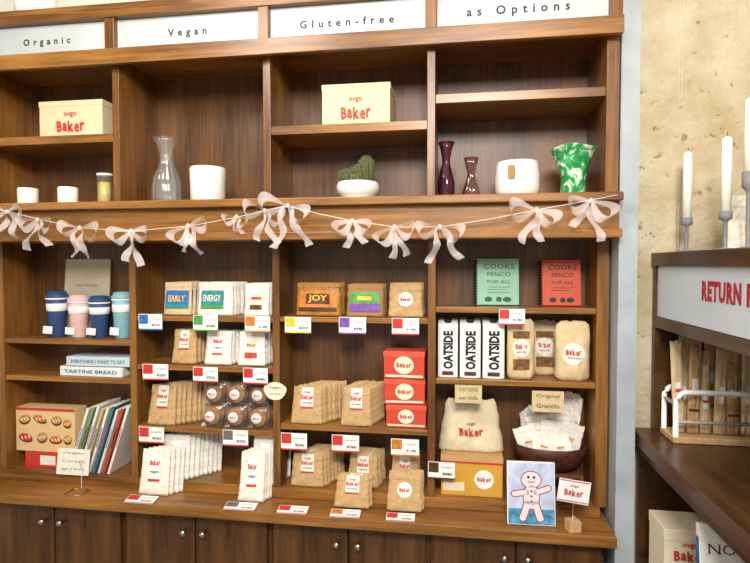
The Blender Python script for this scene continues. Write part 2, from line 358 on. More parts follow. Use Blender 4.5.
def row(kind,px0,px1,pyt,Y,zs,n,dx,dy,tilt,group,Tk=.022,zr=0,front=0,jit=.0025):
    # front: how many of the row stand on the countertop before the base plank
    zf=-.80 if front else zs
    cx,w,zt=span(px0,px1,pyt,Y); h=(zt-Z(zf))/math.cos(tilt)
    t=bag(kind,w,h,Tk,random.random()*9)
    y=Y+Tk/2
    for i in range(n):
        if front and i==front: y=max(y,LF+.004+Tk*.5)
        onc=front and i<front
        z=Z(-.80 if onc else zs)+Tk*.5*math.sin(tilt)+.0008
        loc=(cx+i*dx+random.uniform(-jit,jit)*(i>0),y,z); rot=(-tilt,0,zr+(random.uniform(-.03,.03) if i else 0))
        if i==0: t.location=loc; t.rotation_euler=rot; o=t
        else: o=dup(t,loc,rot)
        T(o,LAB[kind],'pouch',group); y+=dy
G='pouches on the upper pouch shelf'; 
row('blue_lab',162,190,283,1.79,-.180,5,.004,.022,.1,G,Tk=.018)
row('teal_lab',196,232,283,1.79,-.180,5,.004,.022,.1,G,Tk=.018)
row('brown_lab',243,268,284,1.79,-.180,5,.001,.022,.1,G,Tk=.018)
row('joy',295,340,284,1.79,-.176,5,.0,.022,.1,G,Tk=.018)
row('greenp',346,383,285,1.79,-.176,5,.0,.022,.1,G,Tk=.018)
row('kraft_round',388,423,284,1.79,-.176,5,.0,.022,.1,G,Tk=.018)
G='pouches on the middle shelf'
row('kraft',170,195,331,1.79,-.355,4,.004,.022,.15,G,Tk=.018)
row('white',203,230,333,1.79,-.355,4,.005,.022,.15,G,Tk=.018)
row('white_red',236,264,333,1.79,-.355,4,.002,.022,.15,G,Tk=.018)
G='pouches on the low shelf'
row('kraft',146,174,387,1.779,-.575,9,.0130,.0132,.20,G,Tk=.0105,jit=.003)
row('kraft',290,322,389,1.779,-.547,9,.0078,.0132,.20,G,Tk=.0105,jit=.004)
row('kraft',340,371,390,1.779,-.547,9,.0038,.0132,.20,G,Tk=.0105,jit=.003)
G='pouches standing on the counter'
row('white',137,167,453,1.712,-.765,12,.0112,.0128,.2,G,Tk=.0105,front=4)
row('white',237,263,456,1.712,-.765,11,.0050,.0130,.2,G,Tk=.0105,front=4)
row('kraft',290,323,456,1.779,-.765,9,.0070,.0130,.18,G,Tk=.0105,jit=.004)
row('kraft',333,369,481,1.712,-.80,2,.006,.0165,.40,G,Tk=.013,jit=.004)
row('kraft',347,378,458,1.80,-.765,7,.0020,.0132,.18,G,Tk=.0105,jit=.004)
row('kraft_round',386,422,478,1.712,-.80,2,.003,.0165,.38,G,Tk=.013,jit=.004)
row('kraft',390,419,459,1.80,-.765,7,.0002,.0132,.18,G,Tk=.0105)
# cookie packs
CK=M('baked_cookie','a26e3c',.8,.5,120,.7); FILM=thin_glass('clear_film','fdfdfc',.03,'ffffff',.03,.2)
def cookie_pack(w):
    o=mk('cookie_pack',MB().lathe([(0,-.009),(w*.36,-.009),(w*.41,-.004),(w*.40,.004),(w*.30,.008),(0,.009)],24),CK)
    q=MB()
    for sg in (-1,1):
        vs=[];fs=[]
        for j in range(9):
            for i in range(9):
                x=-w/2+w*i/8; zz=-w/2+w*j/8; vs.append((x,zz,sg*(.014*((1-abs(2*x/w)**3)*(1-abs(2*zz/w)**3))**.5*(1+.2*noise.noise(Vector((x*90,zz*90,2))))+.0006)))
        for j in range(8):
            for i in range(8): fs.append((j*9+i,j*9+i+1,j*9+i+10,j*9+i+9))
        q.add(vs,fs,0,True)
    mk('clear_wrapper',q,FILM,parent=o)
    mk('round_label',MB().lathe([(0,.0175),(w*.24,.0175),(w*.24,.018),(0,.018)],20),PW,parent=o)
    l=text(o,'Baker',0,0,w*.32,w*.12,RED,y=0); l.rotation_euler=(-math.pi/2,0,0); l.location=(0,0,.0186)
    return o
ckt=cookie_pack(.076); first=True
for r in range(2):
    for c in range(3):
        px=(213,236,259)[c]; X,_=hit(px,420-20*r,1.80)
        for b in range(3):
            l2=(X+random.uniform(-.002,.002),1.793+.012*r+.037*b,Z(-.575)+.040+.0775*r)
            rot=(math.pi/2-.1,0,0)
            if first: ckt.location=l2; ckt.rotation_euler=rot; o=ckt; first=False
            else: o=dup(ckt,l2,rot)
            T(o,'round brown cookie in clear wrapper with white sticker','cookie','wrapped cookies stacked on the low shelf')
# price tags
def tag(px0,px1,py0,py1,col,Y=1.7665,rx=0.0,price='480',body=PW):
    cx,w,zt=span(px0,px1,py0,Y); _,_,zb=span(px0,px1,py1,Y); h=zt-zb
    o=mk('price_tag',MB().box(-w/2,w/2,-.0012,0,-h,0),body,(cx,Y,zt),(rx,0,random.uniform(-.05,.05)))
    mk('picture',MB().box(-w/2+.002,-w/2+w*.40,-.0016,-.0012,-h*.62,-.002),col,parent=o)
    mk('band',MB().box(-w/2,w/2,-.0016,-.0012,-h,-h*.91),col if col is not GRY else RED,parent=o)
    text(o,'¥'+price,w*.22,-h*.68,w*.36,h*.17,BLK,y=-.0019,bold=.02)
    text(o,'cookie',w*.2,-h*.28,w*.42,h*.13,GRY,y=-.0019)
    T(o,'small printed price tag on the shelf edge','price tag','price tags'); return o
for t in ((139,162,314,330,BLUE),(193,218,315,331,GRN),(245,270,316,332,ORG),(285,311,317,333,YEL),(339,366,317,334,PUR),(392,419,318,335,RED),
  (143,168,364,380,RED),(193,218,367,382,RED),(243,268,368,384,RED),(139,164,427,443,RED),(223,248,430,446,GRY),(281,307,433,450,RED),(332,359,435,452,RED),(391,419,439,456,ORG),(499,525,309,325,RED)):
    tag(*t,price=random.choice(('350','380','480','1,080')))
tag(428,455,462,479,BRN,Y=1.764)
for (a,b,py,c) in ((131,159,496,RED),(228,258,503,GRY),(280,309,507,RED),(332,361,511,ORG),(387,415,515,RED)):
    o=tag(a,b,py,py+13,c,Y=1.69,rx=-1.40,price='380'); o.location.z=Z(-.80)+.0095
    o['label']='small price tag lying nearly flat on the counter'
X,zc=hit(275,391,1.768)
o=mk('price_card',MB().add([(.040*math.cos(a)*(1+.08*math.sin(3*a)),yy,.031*math.sin(a)) for yy in (-.001,0) for a in [k*math.pi/12 for k in range(24)]],[tuple(range(24)),tuple(range(47,23,-1))]+[(k,(k+1)%24,24+(k+1)%24,24+k) for k in range(24)]),CR,(X,1.7685,zc))
text(o,'vegan',0,.010,.04,.009,GRY,y=-.002); text(o,'cookie',0,-.008,.04,.009,GRY,y=-.002)
T(o,'round-edged cream handwritten card fixed to a divider','card')
# ---------------- boxes
def bakerbox(px0,px1,pyt,Yf,zs,d,mat,tw=.44,lab='cream card bakery box with red lettering',name='bakery_box'):
    cx,w,zt=span(px0,px1,pyt,Yf); h=zt-Z(zs)
    o=carton(w,d,h,mat,mat,h*.14,name); o.location=(cx,Yf+d/2,Z(zs)+.0005)
    text(o,'Baker',0,h*.34,w*tw,h*.3,RED,y=-d/2-.0025); text(o,'ovgo',0,h*.64,w*.20,None,RED,y=-d/2-.0025,bold=.01)
    T(o,lab,'box'); return o
bakerbox(39,102,101,1.76,.447,.13,M('buff_card','dccca6',.7,.04))
bakerbox(322,390,84,1.76,.449,.13,M('tan_card','e4d3a6',.7,.04))
zb=-.547; RO=M('red_orange_card','cf4630',.5,.05); ROL=M('red_orange_lid','d9573d',.5,.05)
for i,(a,b,t) in enumerate(((386,426,406),(383,424,380),(384,425,352))):
    cx,w,zt=span(a,b,t,1.79); h=(zt-Z(zb)) 
    o=carton(w,.10,h-.002,RO,ROL,h*.2,'cookie_box'); o.location=(cx,1.79+.054+(0,.008,.003)[i],Z(zb)+.0008); o.rotation_euler=(0,0,(.0,.05,-.04)[i])
    mk('side_print',MB().box(-w*.46,w*.46,-.0508,-.05,h*.06,h*.14),CR,parent=o)
    mk('round_label',MB().disc(0,h*.50,h*.36,h*.32,-.0528),CR,parent=o); text(o,'Baker',0,h*.50,h*.54,h*.19,RED,y=-.0536)
    T(o,'red-orange cookie gift box with round cream label','box','stacked red cookie boxes'); zb=zt-E+.0015
cx,w,zt=span(441,503,457,1.79); h=zt-Z(-.765)
yb=carton(w,.12,h,M('golden_card','d6a03c',.6,.06),None,0,'gift_box'); yb.location=(cx,1.851,Z(-.765)+.0005)
mk('red_edging',MB().box(-w/2-.0008,w/2+.0008,-.0612,.0612,h*.82,h*.87),RED,parent=yb); mk('side_print',MB().box(-w/2+.006,-w*.12,-.0612,-.06,h*.12,h*.34),CR,parent=yb); mk('round_label',MB().disc(w*.2,h*.44,h*.24,h*.24,-.0616),PW,parent=yb); text(yb,'Baker',w*.2,h*.44,h*.34,h*.13,RED,y=-.0622)
mk('lid',MB().box(-w/2-.001,w/2+.001,-.061,.061,h*.87,h+.001),M('kraft_lid','c79f68',.6,.05),parent=yb)
T(yb,'golden yellow card gift box with red edging and round label','box')
yt=zt-E+.0015
cx,w,zt=span(438,506,403,1.80); sk=bag('sack',w,zt-Z(yt),.050,2); sk.location=(cx-.001,1.845,Z(yt)+.001); sk.rotation_euler=(-.05,0,0)
H=zt-Z(yt)
mk('string_handle',MB().tube([(-.022,-.014,H-.022),(-.03,-.026,H-.005),(-.012,-.030,H+.006),(.012,-.030,H+.004),(.028,-.024,H-.008),(.022,-.014,H-.022)],.0016),TWN,parent=sk)
T(sk,'tapering cream cloth carry bag with red lettering and string handle','cloth bag')
for i,(a,b) in enumerate(((438,458),(460,481),(483,505))):
    cx,w,zt=span(a,b,320,1.79); h=zt-Z(-.372); d=.07; c=w*.22
    mb=MB(); n=[(-w/2+c,-d/2),(w/2-c,-d/2),(w/2,-d/2+c*.6),(w/2,d/2),(-w/2,d/2),(-w/2,-d/2+c*.6)]
    hz=[h*.9,h*.9,h*.92,h,h,h*.92]
    mb.add([(x,y,0) for x,y in n]+[(x,y,z) for (x,y),z in zip(n,hz)],[tuple(range(5,-1,-1)),tuple(range(6,12))]+[(k,(k+1)%6,6+(k+1)%6,6+k) for k in range(6)])
    o=mk('drink_carton',mb,PW,(cx,1.79+d/2,Z(-.372)+.0005),bevel=.002)
    mk('side_print',MB().box(-w/2-.0006,-w/2,-d/2+c*.6,d/2,0,h*.9),BLK,parent=o)
    mk('bottom_print',MB().box(-w/2+c*1.0,w/2-c*1.0,-d/2-.0006,-d/2,h*.04,h*.11),BRN,parent=o)
    mk('cap',MB().lathe([(0,0),(.012,0),(.0125,.002),(.0125,.011),(.011,.013),(0,.013)],20),BLK,(0,-.003,h*.945),(.25,0,0),parent=o)
    text(o,'OATSIDE',.001,h*.48,h*.66,w*.50,BLK,y=-d/2-.0009,rot=math.pi/2,bold=.05)
    T(o,'white oat drink carton with bold black vertical lettering','drink carton','oat drink cartons')
for (kd,a,b,t,Y) in (('granola_window',508,536,320,1.785),('granola_window',531,560,321,1.862),('granola',557,592,322,1.782)):
    cx,w,zt=span(a,b,t,Y); o=bag(kd,w,zt-Z(-.372),.05,a); o.location=(cx,Y+.026,Z(-.372)+.001); T(o,LAB[kd],'pouch','granola pouches')
def card(px0,px1,py0,py1,Y,mat,lines,lab,rx=0,ink=BLK,fill=.42):
    cx,w,zt=span(px0,px1,py0,Y); _,_,z0=span(px0,px1,py1,Y); h=zt-z0
    o=mk('name_card',MB().box(-w/2,w/2,-.0012,0,-h,0),mat,(cx,Y,zt),(rx,0,0))
    for i,s in enumerate(lines): text(o,s,0,-h*(i+.5)/len(lines)*.9-h*.03,w*.72,h*fill/len(lines),ink,y=-.0018)
    T(o,lab,'card'); return o
card(455,482,385,403,1.7665,M('tan_note_card','cdb98e',.7,.1),['OATSIDE','oat milk'],'small tan handwritten card on the shelf edge',ink=M('dark_green_ink','24503c',.5,.05))
card(532,564,391,412,1.7665,KRP,['Original','Granola'],'kraft handwritten card naming the granola')
def notebook(px0,px1,pyt,mat,ink,rot,bars):
    cx,w,zt=span(px0,px1,pyt,1.84); h=zt-Z(-.137)
    o=mk('spiral_notebook',MB().box(-w/2,w/2,-.006,.006,0,h),mat,(cx,1.86,Z(-.137)+.002),(-.12,0,rot),bevel=.0015)
    mb=MB()
    for k in range(16):
        z=h*.05+k*h*.9/15; mb.tube([(-w/2+.0065*math.cos(a)-.002,.0095*math.sin(a),z) for a in [j*math.pi/5 for j in range(11)]],.0014,5)
    mk('spiral_binding',mb,BLK,parent=o)
    text(o,'COOKS',.004,h*.83,w*.72,h*.11,ink,y=-.0068,bold=.01,space=1.1); text(o,'PENCO',.004,h*.66,w*.55,h*.09,ink,y=-.0068,bold=.01); text(o,'FOR ALL',.004,h*.5,w*.55,h*.07,ink,y=-.0068,bold=.01)
    mb=MB()
    for k in range(bars): mb.box(-w*.25,w*.3-.01*(k%2),-.0067,-.0062,h*(.38-.06*k),h*(.39-.06*k))
    mb.disc(-w*.22,h*.12,w*.09,h*.055,-.0066).disc(0.004,h*.12,w*.07,h*.055,-.0066).disc(w*.22,h*.12,w*.1,h*.055,-.0066)
    mk('cover_drawing',mb,ink,parent=o)
    return o
T(notebook(477,520,259,M('mint_cover','8fbfa0',.5,.04),MATS['dark_green_ink'],0,3),'mint green spiral notebook with dark printed cover','notebook','spiral notebooks')
T(notebook(543,583,260,M('orange_red_cover','cb4f2c',.5,.05),BLK,0,2),'orange-red spiral notebook with black printed cover','notebook','spiral notebooks')
cx,w,zt=span(518,588,474,1.80)
rs=mk('display_riser',MB().box(-.09,.09,-.06,.06,0,.012).box(-.09,.09,-.06,.06,zt-Z(-.765)-.012,zt-Z(-.765)).box(-.09,-.08,-.06,.06,.012,zt-Z(-.765)-.012).box(.08,.09,-.06,.06,.012,zt-Z(-.765)-.012),WB,(cx+.005,1.86,Z(-.765)+.0005)); T(rs,'dark wooden display riser under the basket','stand')
bz=zt-E+.001; 
bk=mk('basket',MB().lathe([(0,0),(.05,0),(.085,.02),(.105,.055),(.108,.085),(.104,.086),(.10,.056),(.08,.024),(.045,.006),(0,.006)],36,mod=lambda a,t:1+.012*math.sin(24*a)),M('red_brown_wicker','4a2416',.5,.5,80,.6),(cx-.002,1.842,Z(bz)+.001)); bk.scale=(1.08,.76,1); T(bk,'round reddish-brown basket holding white pouches','basket')
for i,(dx,dy,dz,rx,ry) in enumerate(((-.06,-.015,.060,-.2,-.35),(.0,.0,.075,-.2,.1),(.055,.0,.07,-.25,.3),(-.03,-.05,.055,-.7,.2),(.035,-.05,.055,-.7,-.25),(-.03,.02,.085,-.1,-.15),(.02,.025,.09,-.1,.15))):
    o=bag('plainwhite',.075,.085,.007,i); o.location=(cx-.002+dx,1.84+dy,Z(bz)+dz); o.rotation_euler=(rx,ry,0); T(o,'small flat white paper packet in the brown basket','packet','white packets in the basket')
mb=MB(); vs=[];fs=[]
for j in range(13):
    for i in range(41):
        a=math.radians(20+140*i/40); t=j/12; rr=.082+.022*t; H2=.215-.10*abs(i/40-.20)
        nn=noise.noise(Vector((i*.35,j*.5,3)))
        vs.append((rr*math.cos(a)*1.05+.006*nn,rr*math.sin(a)*.62+.010*nn*t,t*(H2+.014*noise.noise(Vector((i*.5,2,7))))))
for j in range(12):
    for i in range(40): fs.append((j*41+i,j*41+i+1,j*41+i+42,j*41+i+41))
mb.add(vs,fs,0,False)
o=mk('paper_wrap',mb,WH,(cx+.004,1.848,Z(bz)+.035)); T(o,'crumpled white paper wrap rising behind pouches in basket','wrapping paper')
# painting
cx,w,zt=span(508,557,466,1.68); h=(zt-Z(-.80))/math.cos(.12)
pt=mk('painting',MB().box(-w/2,w/2,0,.014,0,h),PW,(cx,1.685,Z(-.80)+.002),(-.12,0,math.radians(2)),bevel=.002)
mk('sky_paint',MB().box(-w/2+.003,w/2-.003,-.0005,0,h*.26,h-.003),M('lavender_paint','c3cce4',.7,.25,24),parent=pt)
mk('ground_paint',MB().box(-w/2+.003,w/2-.003,-.0005,0,.003,h*.26),M('blue_green_paint','4f92b8',.7,.6,50),parent=pt)
def fig(g,y,mb):
    mb.disc(0,h*.72,w*.20+g,h*.13+g,y); mb.disc(0,h*.45,w*.16+g,h*.19+g,y)
    for s in (-1,1):
        for k in range(6): mb.disc(s*w*(.10+.05*k),h*(.52+.015*k*(1 if s>0 else -.4)),h*.046+g,h*.042+g,y-.00002*k,0,14)
        for k in range(6): mb.disc(s*w*(.08+.02*k),h*(.34-.045*k),h*.055+g,h*.047+g,y-.00002*k,0,14)
mb=MB(); fig(.0028,-.0012,mb); mk('figure_outline',mb,M('dark_rose_paint','8a2e33',.6,.2,80),parent=pt)
mb=MB(); fig(0,-.0018,mb); mk('figure',mb,M('pink_white_paint','efdadb',.7,.08,40),parent=pt)
mb=MB().disc(-w*.06,h*.76,.004,.004,-.0024).disc(w*.06,h*.76,.004,.004,-.0024)
for k in range(3): mb.disc(0,h*(.54-.08*k),.003,.003,-.0024)
mb.tube([(w*.08*math.sin(a),-.0022,h*.71-h*.03*math.cos(a)) for a in [-1.1+.22*k for k in range(11)]],.001,5)
mk('face_and_buttons',mb,BLK,parent=pt)
T(pt,'small canvas painting of a gingerbread figure leaning on counter','painting')
cx,w,zt=span(560,592,481,1.665); cb,_,_=span(566,581,530,1.665)
h0=zt-Z(-.80)
cs=mk('card_holder',MB().box(-.018,.018,-.018,.018,0,.033),WL,(cb,1.675,Z(-.80)+.0005),(0,0,.3),bevel=.001)
mk('wire',MB().tube([(0,0,.03),(0,0,h0-.085),(.004,0,h0-.06)],.0012),MTL,parent=cs)
c2=mk('shop_card',MB().box(-w/2,w/2,-.001,0,-.07,0),PW,(cx,1.672,zt),(0,.12,0)); mk('border',MB().box(-w/2+.003,w/2-.003,-.0014,-.001,-.067,-.064).box(-w/2+.003,w/2-.003,-.0014,-.001,-.006,-.003),RED,parent=c2)
text(c2,'Baker',0,-.040,w*.6,.021,RED,y=-.0018); text(c2,'ovgo',0,-.020,w*.28,.009,RED,y=-.0018,bold=.02)
T(cs,'small pale wooden cube with wire clip','card holder'); T(c2,'white card with red lettering held by a wire clip','card')
# ---------------- col 1 things
NAVY=M('navy_silicone','2f4a78',.5,.06); PNK=M('pale_pink','e6beb6',.5,.04); SKY=M('sky_teal','86b8c2',.5,.05)
for i,(a,b,t,m1,m2,m3) in enumerate(((42,62,291,NAVY,PW,NAVY),(64,84,295,PNK,PW,PNK),(85,105,296,NAVY,PW,NAVY),(108,128,292,SKY,PW,SKY))):
    cx,w,zt=span(a,b,t,1.82); h=zt-Z(-.272); r=w/2*.90
    o=mk('travel_cup',MB().lathe([(0,0),(r*.72,0),(r*.76,.003),(r*.8,h*.2),(r*.82,h*.21),(r*.84,h*.4),(r*.86,h*.41),(r*.9,h*.6),(r*.92,h*.62),(r*.98,h*.84),(0,h*.84)],32),m1,(cx,1.845,Z(-.272)+.0005))
    mk('sleeve',MB().lathe([(r*.905,h*.56),(r*.955,h*.57),(r*.985,h*.72),(r*.94,h*.73)],32),m2,parent=o)
    mk('lid',MB().lathe([(0,h*.84),(r*1.04,h*.84),(r*1.04,h*.91),(r*.9,h*.92),(r*.86,h*.98),(r*.5,h),(0,h)],32),m3,parent=o)
    mk('rim_band',MB().lathe([(r*1.0,h*.81),(r*1.055,h*.82),(r*1.055,h*.845),(r*1.0,h*.855)],32),PW,parent=o)
    mk('hang_tag',MB().box(-r*.9,r*.0,-r*1.12,-r*1.1,h*.08,h*.24),PW,(0,0,0),(0,.1,.2),parent=o)
    T(o,('navy travel cup with white band','pale pink travel cup with white sleeve','navy blue ribbed travel cup','pale teal travel cup with white sleeve')[i]+' on shelf','cup','travel cups')
cx,w,zt=span(62,107,259,1.90); h=zt-Z(-.272)
o=mk('cream_board',MB().box(-w/2,w/2,0,.006,0,h),M('oatmeal_board','c6bba0',.7,.05),(cx,1.895,Z(-.272)+.001),(-.09,0,0)); text(o,'May flower',0,h*.65,w*.5,h*.045,GRY,y=-.0008); T(o,'oatmeal coloured board leaning against the back panel','board')
for i,(a,b,s,c) in enumerate(((59,122,'TARTINE BREAD','e2e6e6'),(66,128,'EVERYTHING I WANT TO EAT','c4d2d8'))):
    zs=Z(-.41)+(0.0005 if i==0 else .0385); cx,w,_=span(a,b,370,1.79)
    o=mk('cookbook',MB().box(-w/2,w/2,-.065,.065,0,.035),M('book_cloth%d'%i,c,.6,.03),(cx,1.858,zs),(0,0,(-.02,.03)[i]),bevel=.002)
    mk('pages',MB().box(-w/2+.004,w/2+.0006,-.06,.0655,.004,.031),WH,parent=o)
    text(o,s,0,.0175,w*.85,.013,M('slate_blue_ink','4e6f86',.5,.05),y=-.0662,bold=.02)
    T(o,'pale cookbook lying flat, spine lettered "%s"'%s,'book','cookbooks lying flat')
cx,w,zt=span(24,62,453,1.80); h=zt-Z(-.765)
o=carton(w,.09,h,RED,None,0,'small_box'); o.location=(cx,1.85,Z(-.765)+.0005); mk('side_band',MB().box(-w*.1,w*.3,-.0456,-.045,h*.2,h*.8),WH,parent=o); T(o,'small red box beneath the picture box','box')
rz=zt+.001
cx,w,zt=span(14,73,409,1.80); h=zt-rz
TAN=M('baked_tan','c98a48',.6,.25,70)
o=carton(w,.07,h,M('peach_card','e0bf8b',.6,.05),None,0,'picture_box'); o.location=(cx,1.842,rz+.0008)
mb=MB(); y=-.0358
for (x,z,rx,rz_,r,c) in ((-.34,.72,.10,.10,.3,3),(-.08,.74,.12,.08,-.3,1),(.2,.72,.09,.10,0,3),(.38,.66,.07,.09,.2,1),(-.33,.3,.12,.09,-.2,0),(-.05,.32,.09,.11,.5,3),(.18,.28,.11,.08,0,1),(.38,.3,.07,.10,.1,3)):
    mb.disc(x*w,z*h,rx*w,rz_*h*1.1,y,4,20,r); mb.disc(x*w,z*h+.004,rx*w*.88,rz_*h*.9,y-.0004,c,20,r)
    for k in range(3): mb.disc(x*w+(k-1)*rx*w*.5,z*h+.2*rz_*h*(k-1)+.003,rx*w*.10,rz_*h*.5,y-.0008,2,10,r+.5)
mk('food_pictures',mb,[RED,ORG,CR,TAN,BRN],parent=o); mk('edge_print',MB().box(-w/2,w/2,-.036,-.0352,h*.94,h),RED,parent=o); T(o,'peach card box printed with food pictures','box')
cols=['e9e6df','b9452f','dcdad4','3f6f87','efe9dd','c9b27e','e5e3de','7b9a6a','e9e6df']
for i,c in enumerate(cols):
    t=.009; hh=.262-.006*(i%3); x=-1.155-.085-.014-i*.0195
    o=mk('magazine',MB().box(-t/2,t/2,-.065,.065,0,hh),M('mag_cover%d'%i,c,.5,.04),(x,1.845,Z(-.765)+.0025),(0,.32,0),bevel=.0008)
    mk('pages',MB().box(-t/2+.001,t/2-.001,-.0645,.0655,.001,hh+.0004),WH,parent=o)
    mk('spine_print',MB().box(-t/2+.003,t/2-.003,-.0657,-.065,hh*.4,hh*.7),(RED,BLK,BLUE)[i%3],parent=o)
    T(o,'thin magazine leaning against its neighbours','magazine','magazines leaning together')
o=card(58,90,449,474,1.755,WH,['vegan','cookie','gift'],'white handwritten card propped before the magazines',rx=-.15,ink=GRY,fill=.2); o.location.y=1.758
X,z0=hit(76,496,1.69)
o=mk('wire_stand',MB().tube([(-.03,.02,.002),(.03,.02,.002),(.03,-.03,.002),(-.03,-.03,.002),(-.03,.02,.002)],.0013).tube([(0,.02,.002),(0,.02,.09),(-.01,.02,.1),(.006,.02,.106)],.0013),MTL,(X,1.70,Z(-.80)+.0005)); T(o,'thin metal wire card stand on the counter','card stand')
# ---------------- upper shelf decor
UZ=.212
def lath(name,prof,mat,px,Y,lab,cat,mod=None,zs=UZ,seg=40):
    X,_=hit(px,195,Y); o=mk(name,MB().lathe(prof,seg,mod=mod),mat,(X,Y,Z(zs)+.0006)); T(o,lab,cat); return o
def vessel(outer,th=.003):
    return [(0,outer[0][1])]+outer+[(max(r-th,.001),z) for r,z in reversed(outer[1:])]+[(max(outer[1][0]-th,.001),outer[0][1]+th),(0,outer[0][1]+th)]
for px in (28,68):
    o=lath('pillar_candle',[(0,0),(.032,0),(.033,.004),(.033,.058),(.031,.062),(.01,.06),(0,.059)],WAX,px,1.74,'short ivory pillar candle on the ledge','candle'); mk('wick',MB().tube([(0,0,.058),(.001,0,.07)],.0009),BLK,parent=o); o['group']='pillar candles'
o=lath('jar_candle',vessel([(.022,0),(.026,.01),(.026,.098)],.002),GLS,105,1.74,'glass jar candle with yellow wax','candle')
mk('wax',MB().lathe([(0,.003),(.0225,.003),(.0225,.075),(0,.075)],24),M('yellow_wax','e8c84c',.4,.05),parent=o); mk('lid',MB().lathe([(0,.098),(.0265,.098),(.0265,.106),(0,.106)],24),CERW,parent=o)
lath('glass_carafe',vessel([(.044,0),(.050,.012),(.05,.05),(.044,.09),(.028,.13),(.021,.155),(.022,.175),(.032,.205),(.044,.226)],.0022),GLS,167,1.76,'clear fluted glass carafe with flared neck','carafe',mod=lambda a,t:1+.035*math.cos(14*a),seg=84)
lath('white_vase',vessel([(.054,0),(.058,.004),(.06,.118),(.058,.122)],.005),CERW,208,1.77,'plain white ceramic cylinder vase','vase')
o=lath('cactus_pot',vessel([(.035,0),(.052,.008),(.068,.026),(.071,.044),(.066,.058)],.004),CERW,358,1.76,'spiny cactus growing in a white bowl pot','potted cactus')
mk('saucer',MB().lathe([(0,0),(.05,0),(.056,.006),(.05,.007),(0,.006)],32),CERW,parent=o)
mk('soil',MB().lathe([(0,.05),(.06,.05),(.04,.054),(0,.056)],24),BRN,parent=o)
CAC=M('cactus_green','4d5530',.8,.35,70,.5)
SPN=M('spines','a89c72',.7,.2)
for (x,y,r,hh) in ((-.036,-.004,.026,.056),(.028,0,.027,.098),(-.006,.02,.022,.074),(.002,-.036,.016,.034)):
    c=mk('cactus_stem',MB().lathe([(r*.6,0),(r*.9,hh*.2),(r,hh*.45),(r*.97,hh*.65),(r*.82,hh*.82),(r*.5,hh*.95),(r*.2,hh*.99),(0,hh)],60,mod=lambda a,t:1+.10*math.cos(10*a)),CAC,(x,y,.05),parent=o)
    mb=MB()
    for k in range(10):
        for j in range(5):
            a=k*math.pi/5; f=.2+.15*j; zz=hh*f; rr=r*(1.09 if f<.66 else .88)
            p=Vector((rr*math.cos(a),rr*math.sin(a),zz)); mb.tube([p,p+Vector((math.cos(a+.4)*.004,math.sin(a+.4)*.004,.002))],.0005,3); mb.tube([p,p+Vector((math.cos(a-.4)*.004,math.sin(a-.4)*.004,-.002))],.0005,3)
    mk('spines',mb,SPN,parent=c)
lath('amethyst_vase',vessel([(.022,0),(.027,.01),(.027,.05),(.02,.08),(.012,.11),(.013,.13),(.018,.155),(.026,.178)],.002),thin_glass('plum_glass','b0607e',.04,'6e2a44',.3),446,1.75,'tall slim dark plum glass vase','vase',mod=lambda a,t:1+.03*math.sin(8*a))
lath('bronze_vase',vessel([(.026,0),(.029,.006),(.022,.03),(.014,.055),(.011,.075),(.017,.1),(.022,.123)],.002),thin_glass('brown_glass','c9a090',.06,'86584c',.3),471,1.73,'small brown textured glass vase','vase',mod=lambda a,t:1+.05*math.sin(10*a))
o=lath('planter_pot',vessel([(.056,0),(.062,.004),(.067,.02),(.068,.06),(.064,.095),(.061,.108)],.005),CERW,517,1.75,'white ceramic pot with a small hanging brown tag','pot')
mk('hang_tag',MB().box(-.035,-.013,-.0715,-.0700,.050,.088),KR2,parent=o); mk('tag_string',MB().tube([(-.024,-.071,.086),(-.022,-.070,.097),(-.014,-.060,.109)],.0008),BRN,parent=o)
def swirl():
    m=bpy.data.materials.new('green_swirl_glass'); m.use_nodes=True; N=m.node_tree.nodes; L=m.node_tree.links; b=N['Principled BSDF']
    tc=N.new('ShaderNodeTexCoord'); nz=N.new('ShaderNodeTexNoise'); nz.inputs['Scale'].default_value=20; nz.inputs['Detail'].default_value=2; nz.inputs['Distortion'].default_value=2.0
    L.new(tc.outputs['Object'],nz.inputs['Vector']); r=N.new('ShaderNodeValToRGB')
    r.color_ramp.elements[0].position=.38; r.color_ramp.elements[0].color=lin('238a48')+[1]; r.color_ramp.elements[1].position=.60; r.color_ramp.elements[1].color=lin('dff2dc')+[1]
    e=r.color_ramp.elements.new(.51); e.color=lin('46b068')+[1]
    L.new(nz.outputs['Fac'],r.inputs['Fac']); L.new(r.outputs['Color'],b.inputs['Base Color']); b.inputs['Roughness'].default_value=.06; b.inputs['Alpha'].default_value=.85
    return m
o=lath('flared_vase',vessel([(.032,0),(.037,.006),(.038,.02),(.036,.04),(.038,.06),(.044,.085),(.051,.107),(.058,.123),(.065,.135),(.070,.141),(.072,.143)],.003),swirl(),573,1.74,'green and white swirled glass vase with flared rim','vase',seg=96)
for v in o.data.vertices:
    r=math.hypot(v.co.x,v.co.y); f=min(1,(r/.074))**5; a=math.atan2(v.co.y,v.co.x); v.co.z+=.005*f*math.sin(3*a+1)
for px,pr,mt,lab in ((178,vessel([(.05,0),(.05,.02),(.03,.06),(.045,.16)],.003),GLS,'clear glass vase on top of the unit'),(215,vessel([(.04,0),(.055,.03),(.05,.15)],.004),CERW,'white ceramic vase on top of the unit'),(40,vessel([(.05,0),(.07,.03),(.06,.12)],.004),CERW,'round white bowl vase on top of the unit')):
    lath('vase',pr,mt,px,1.74,lab,'vase',zs=.865)
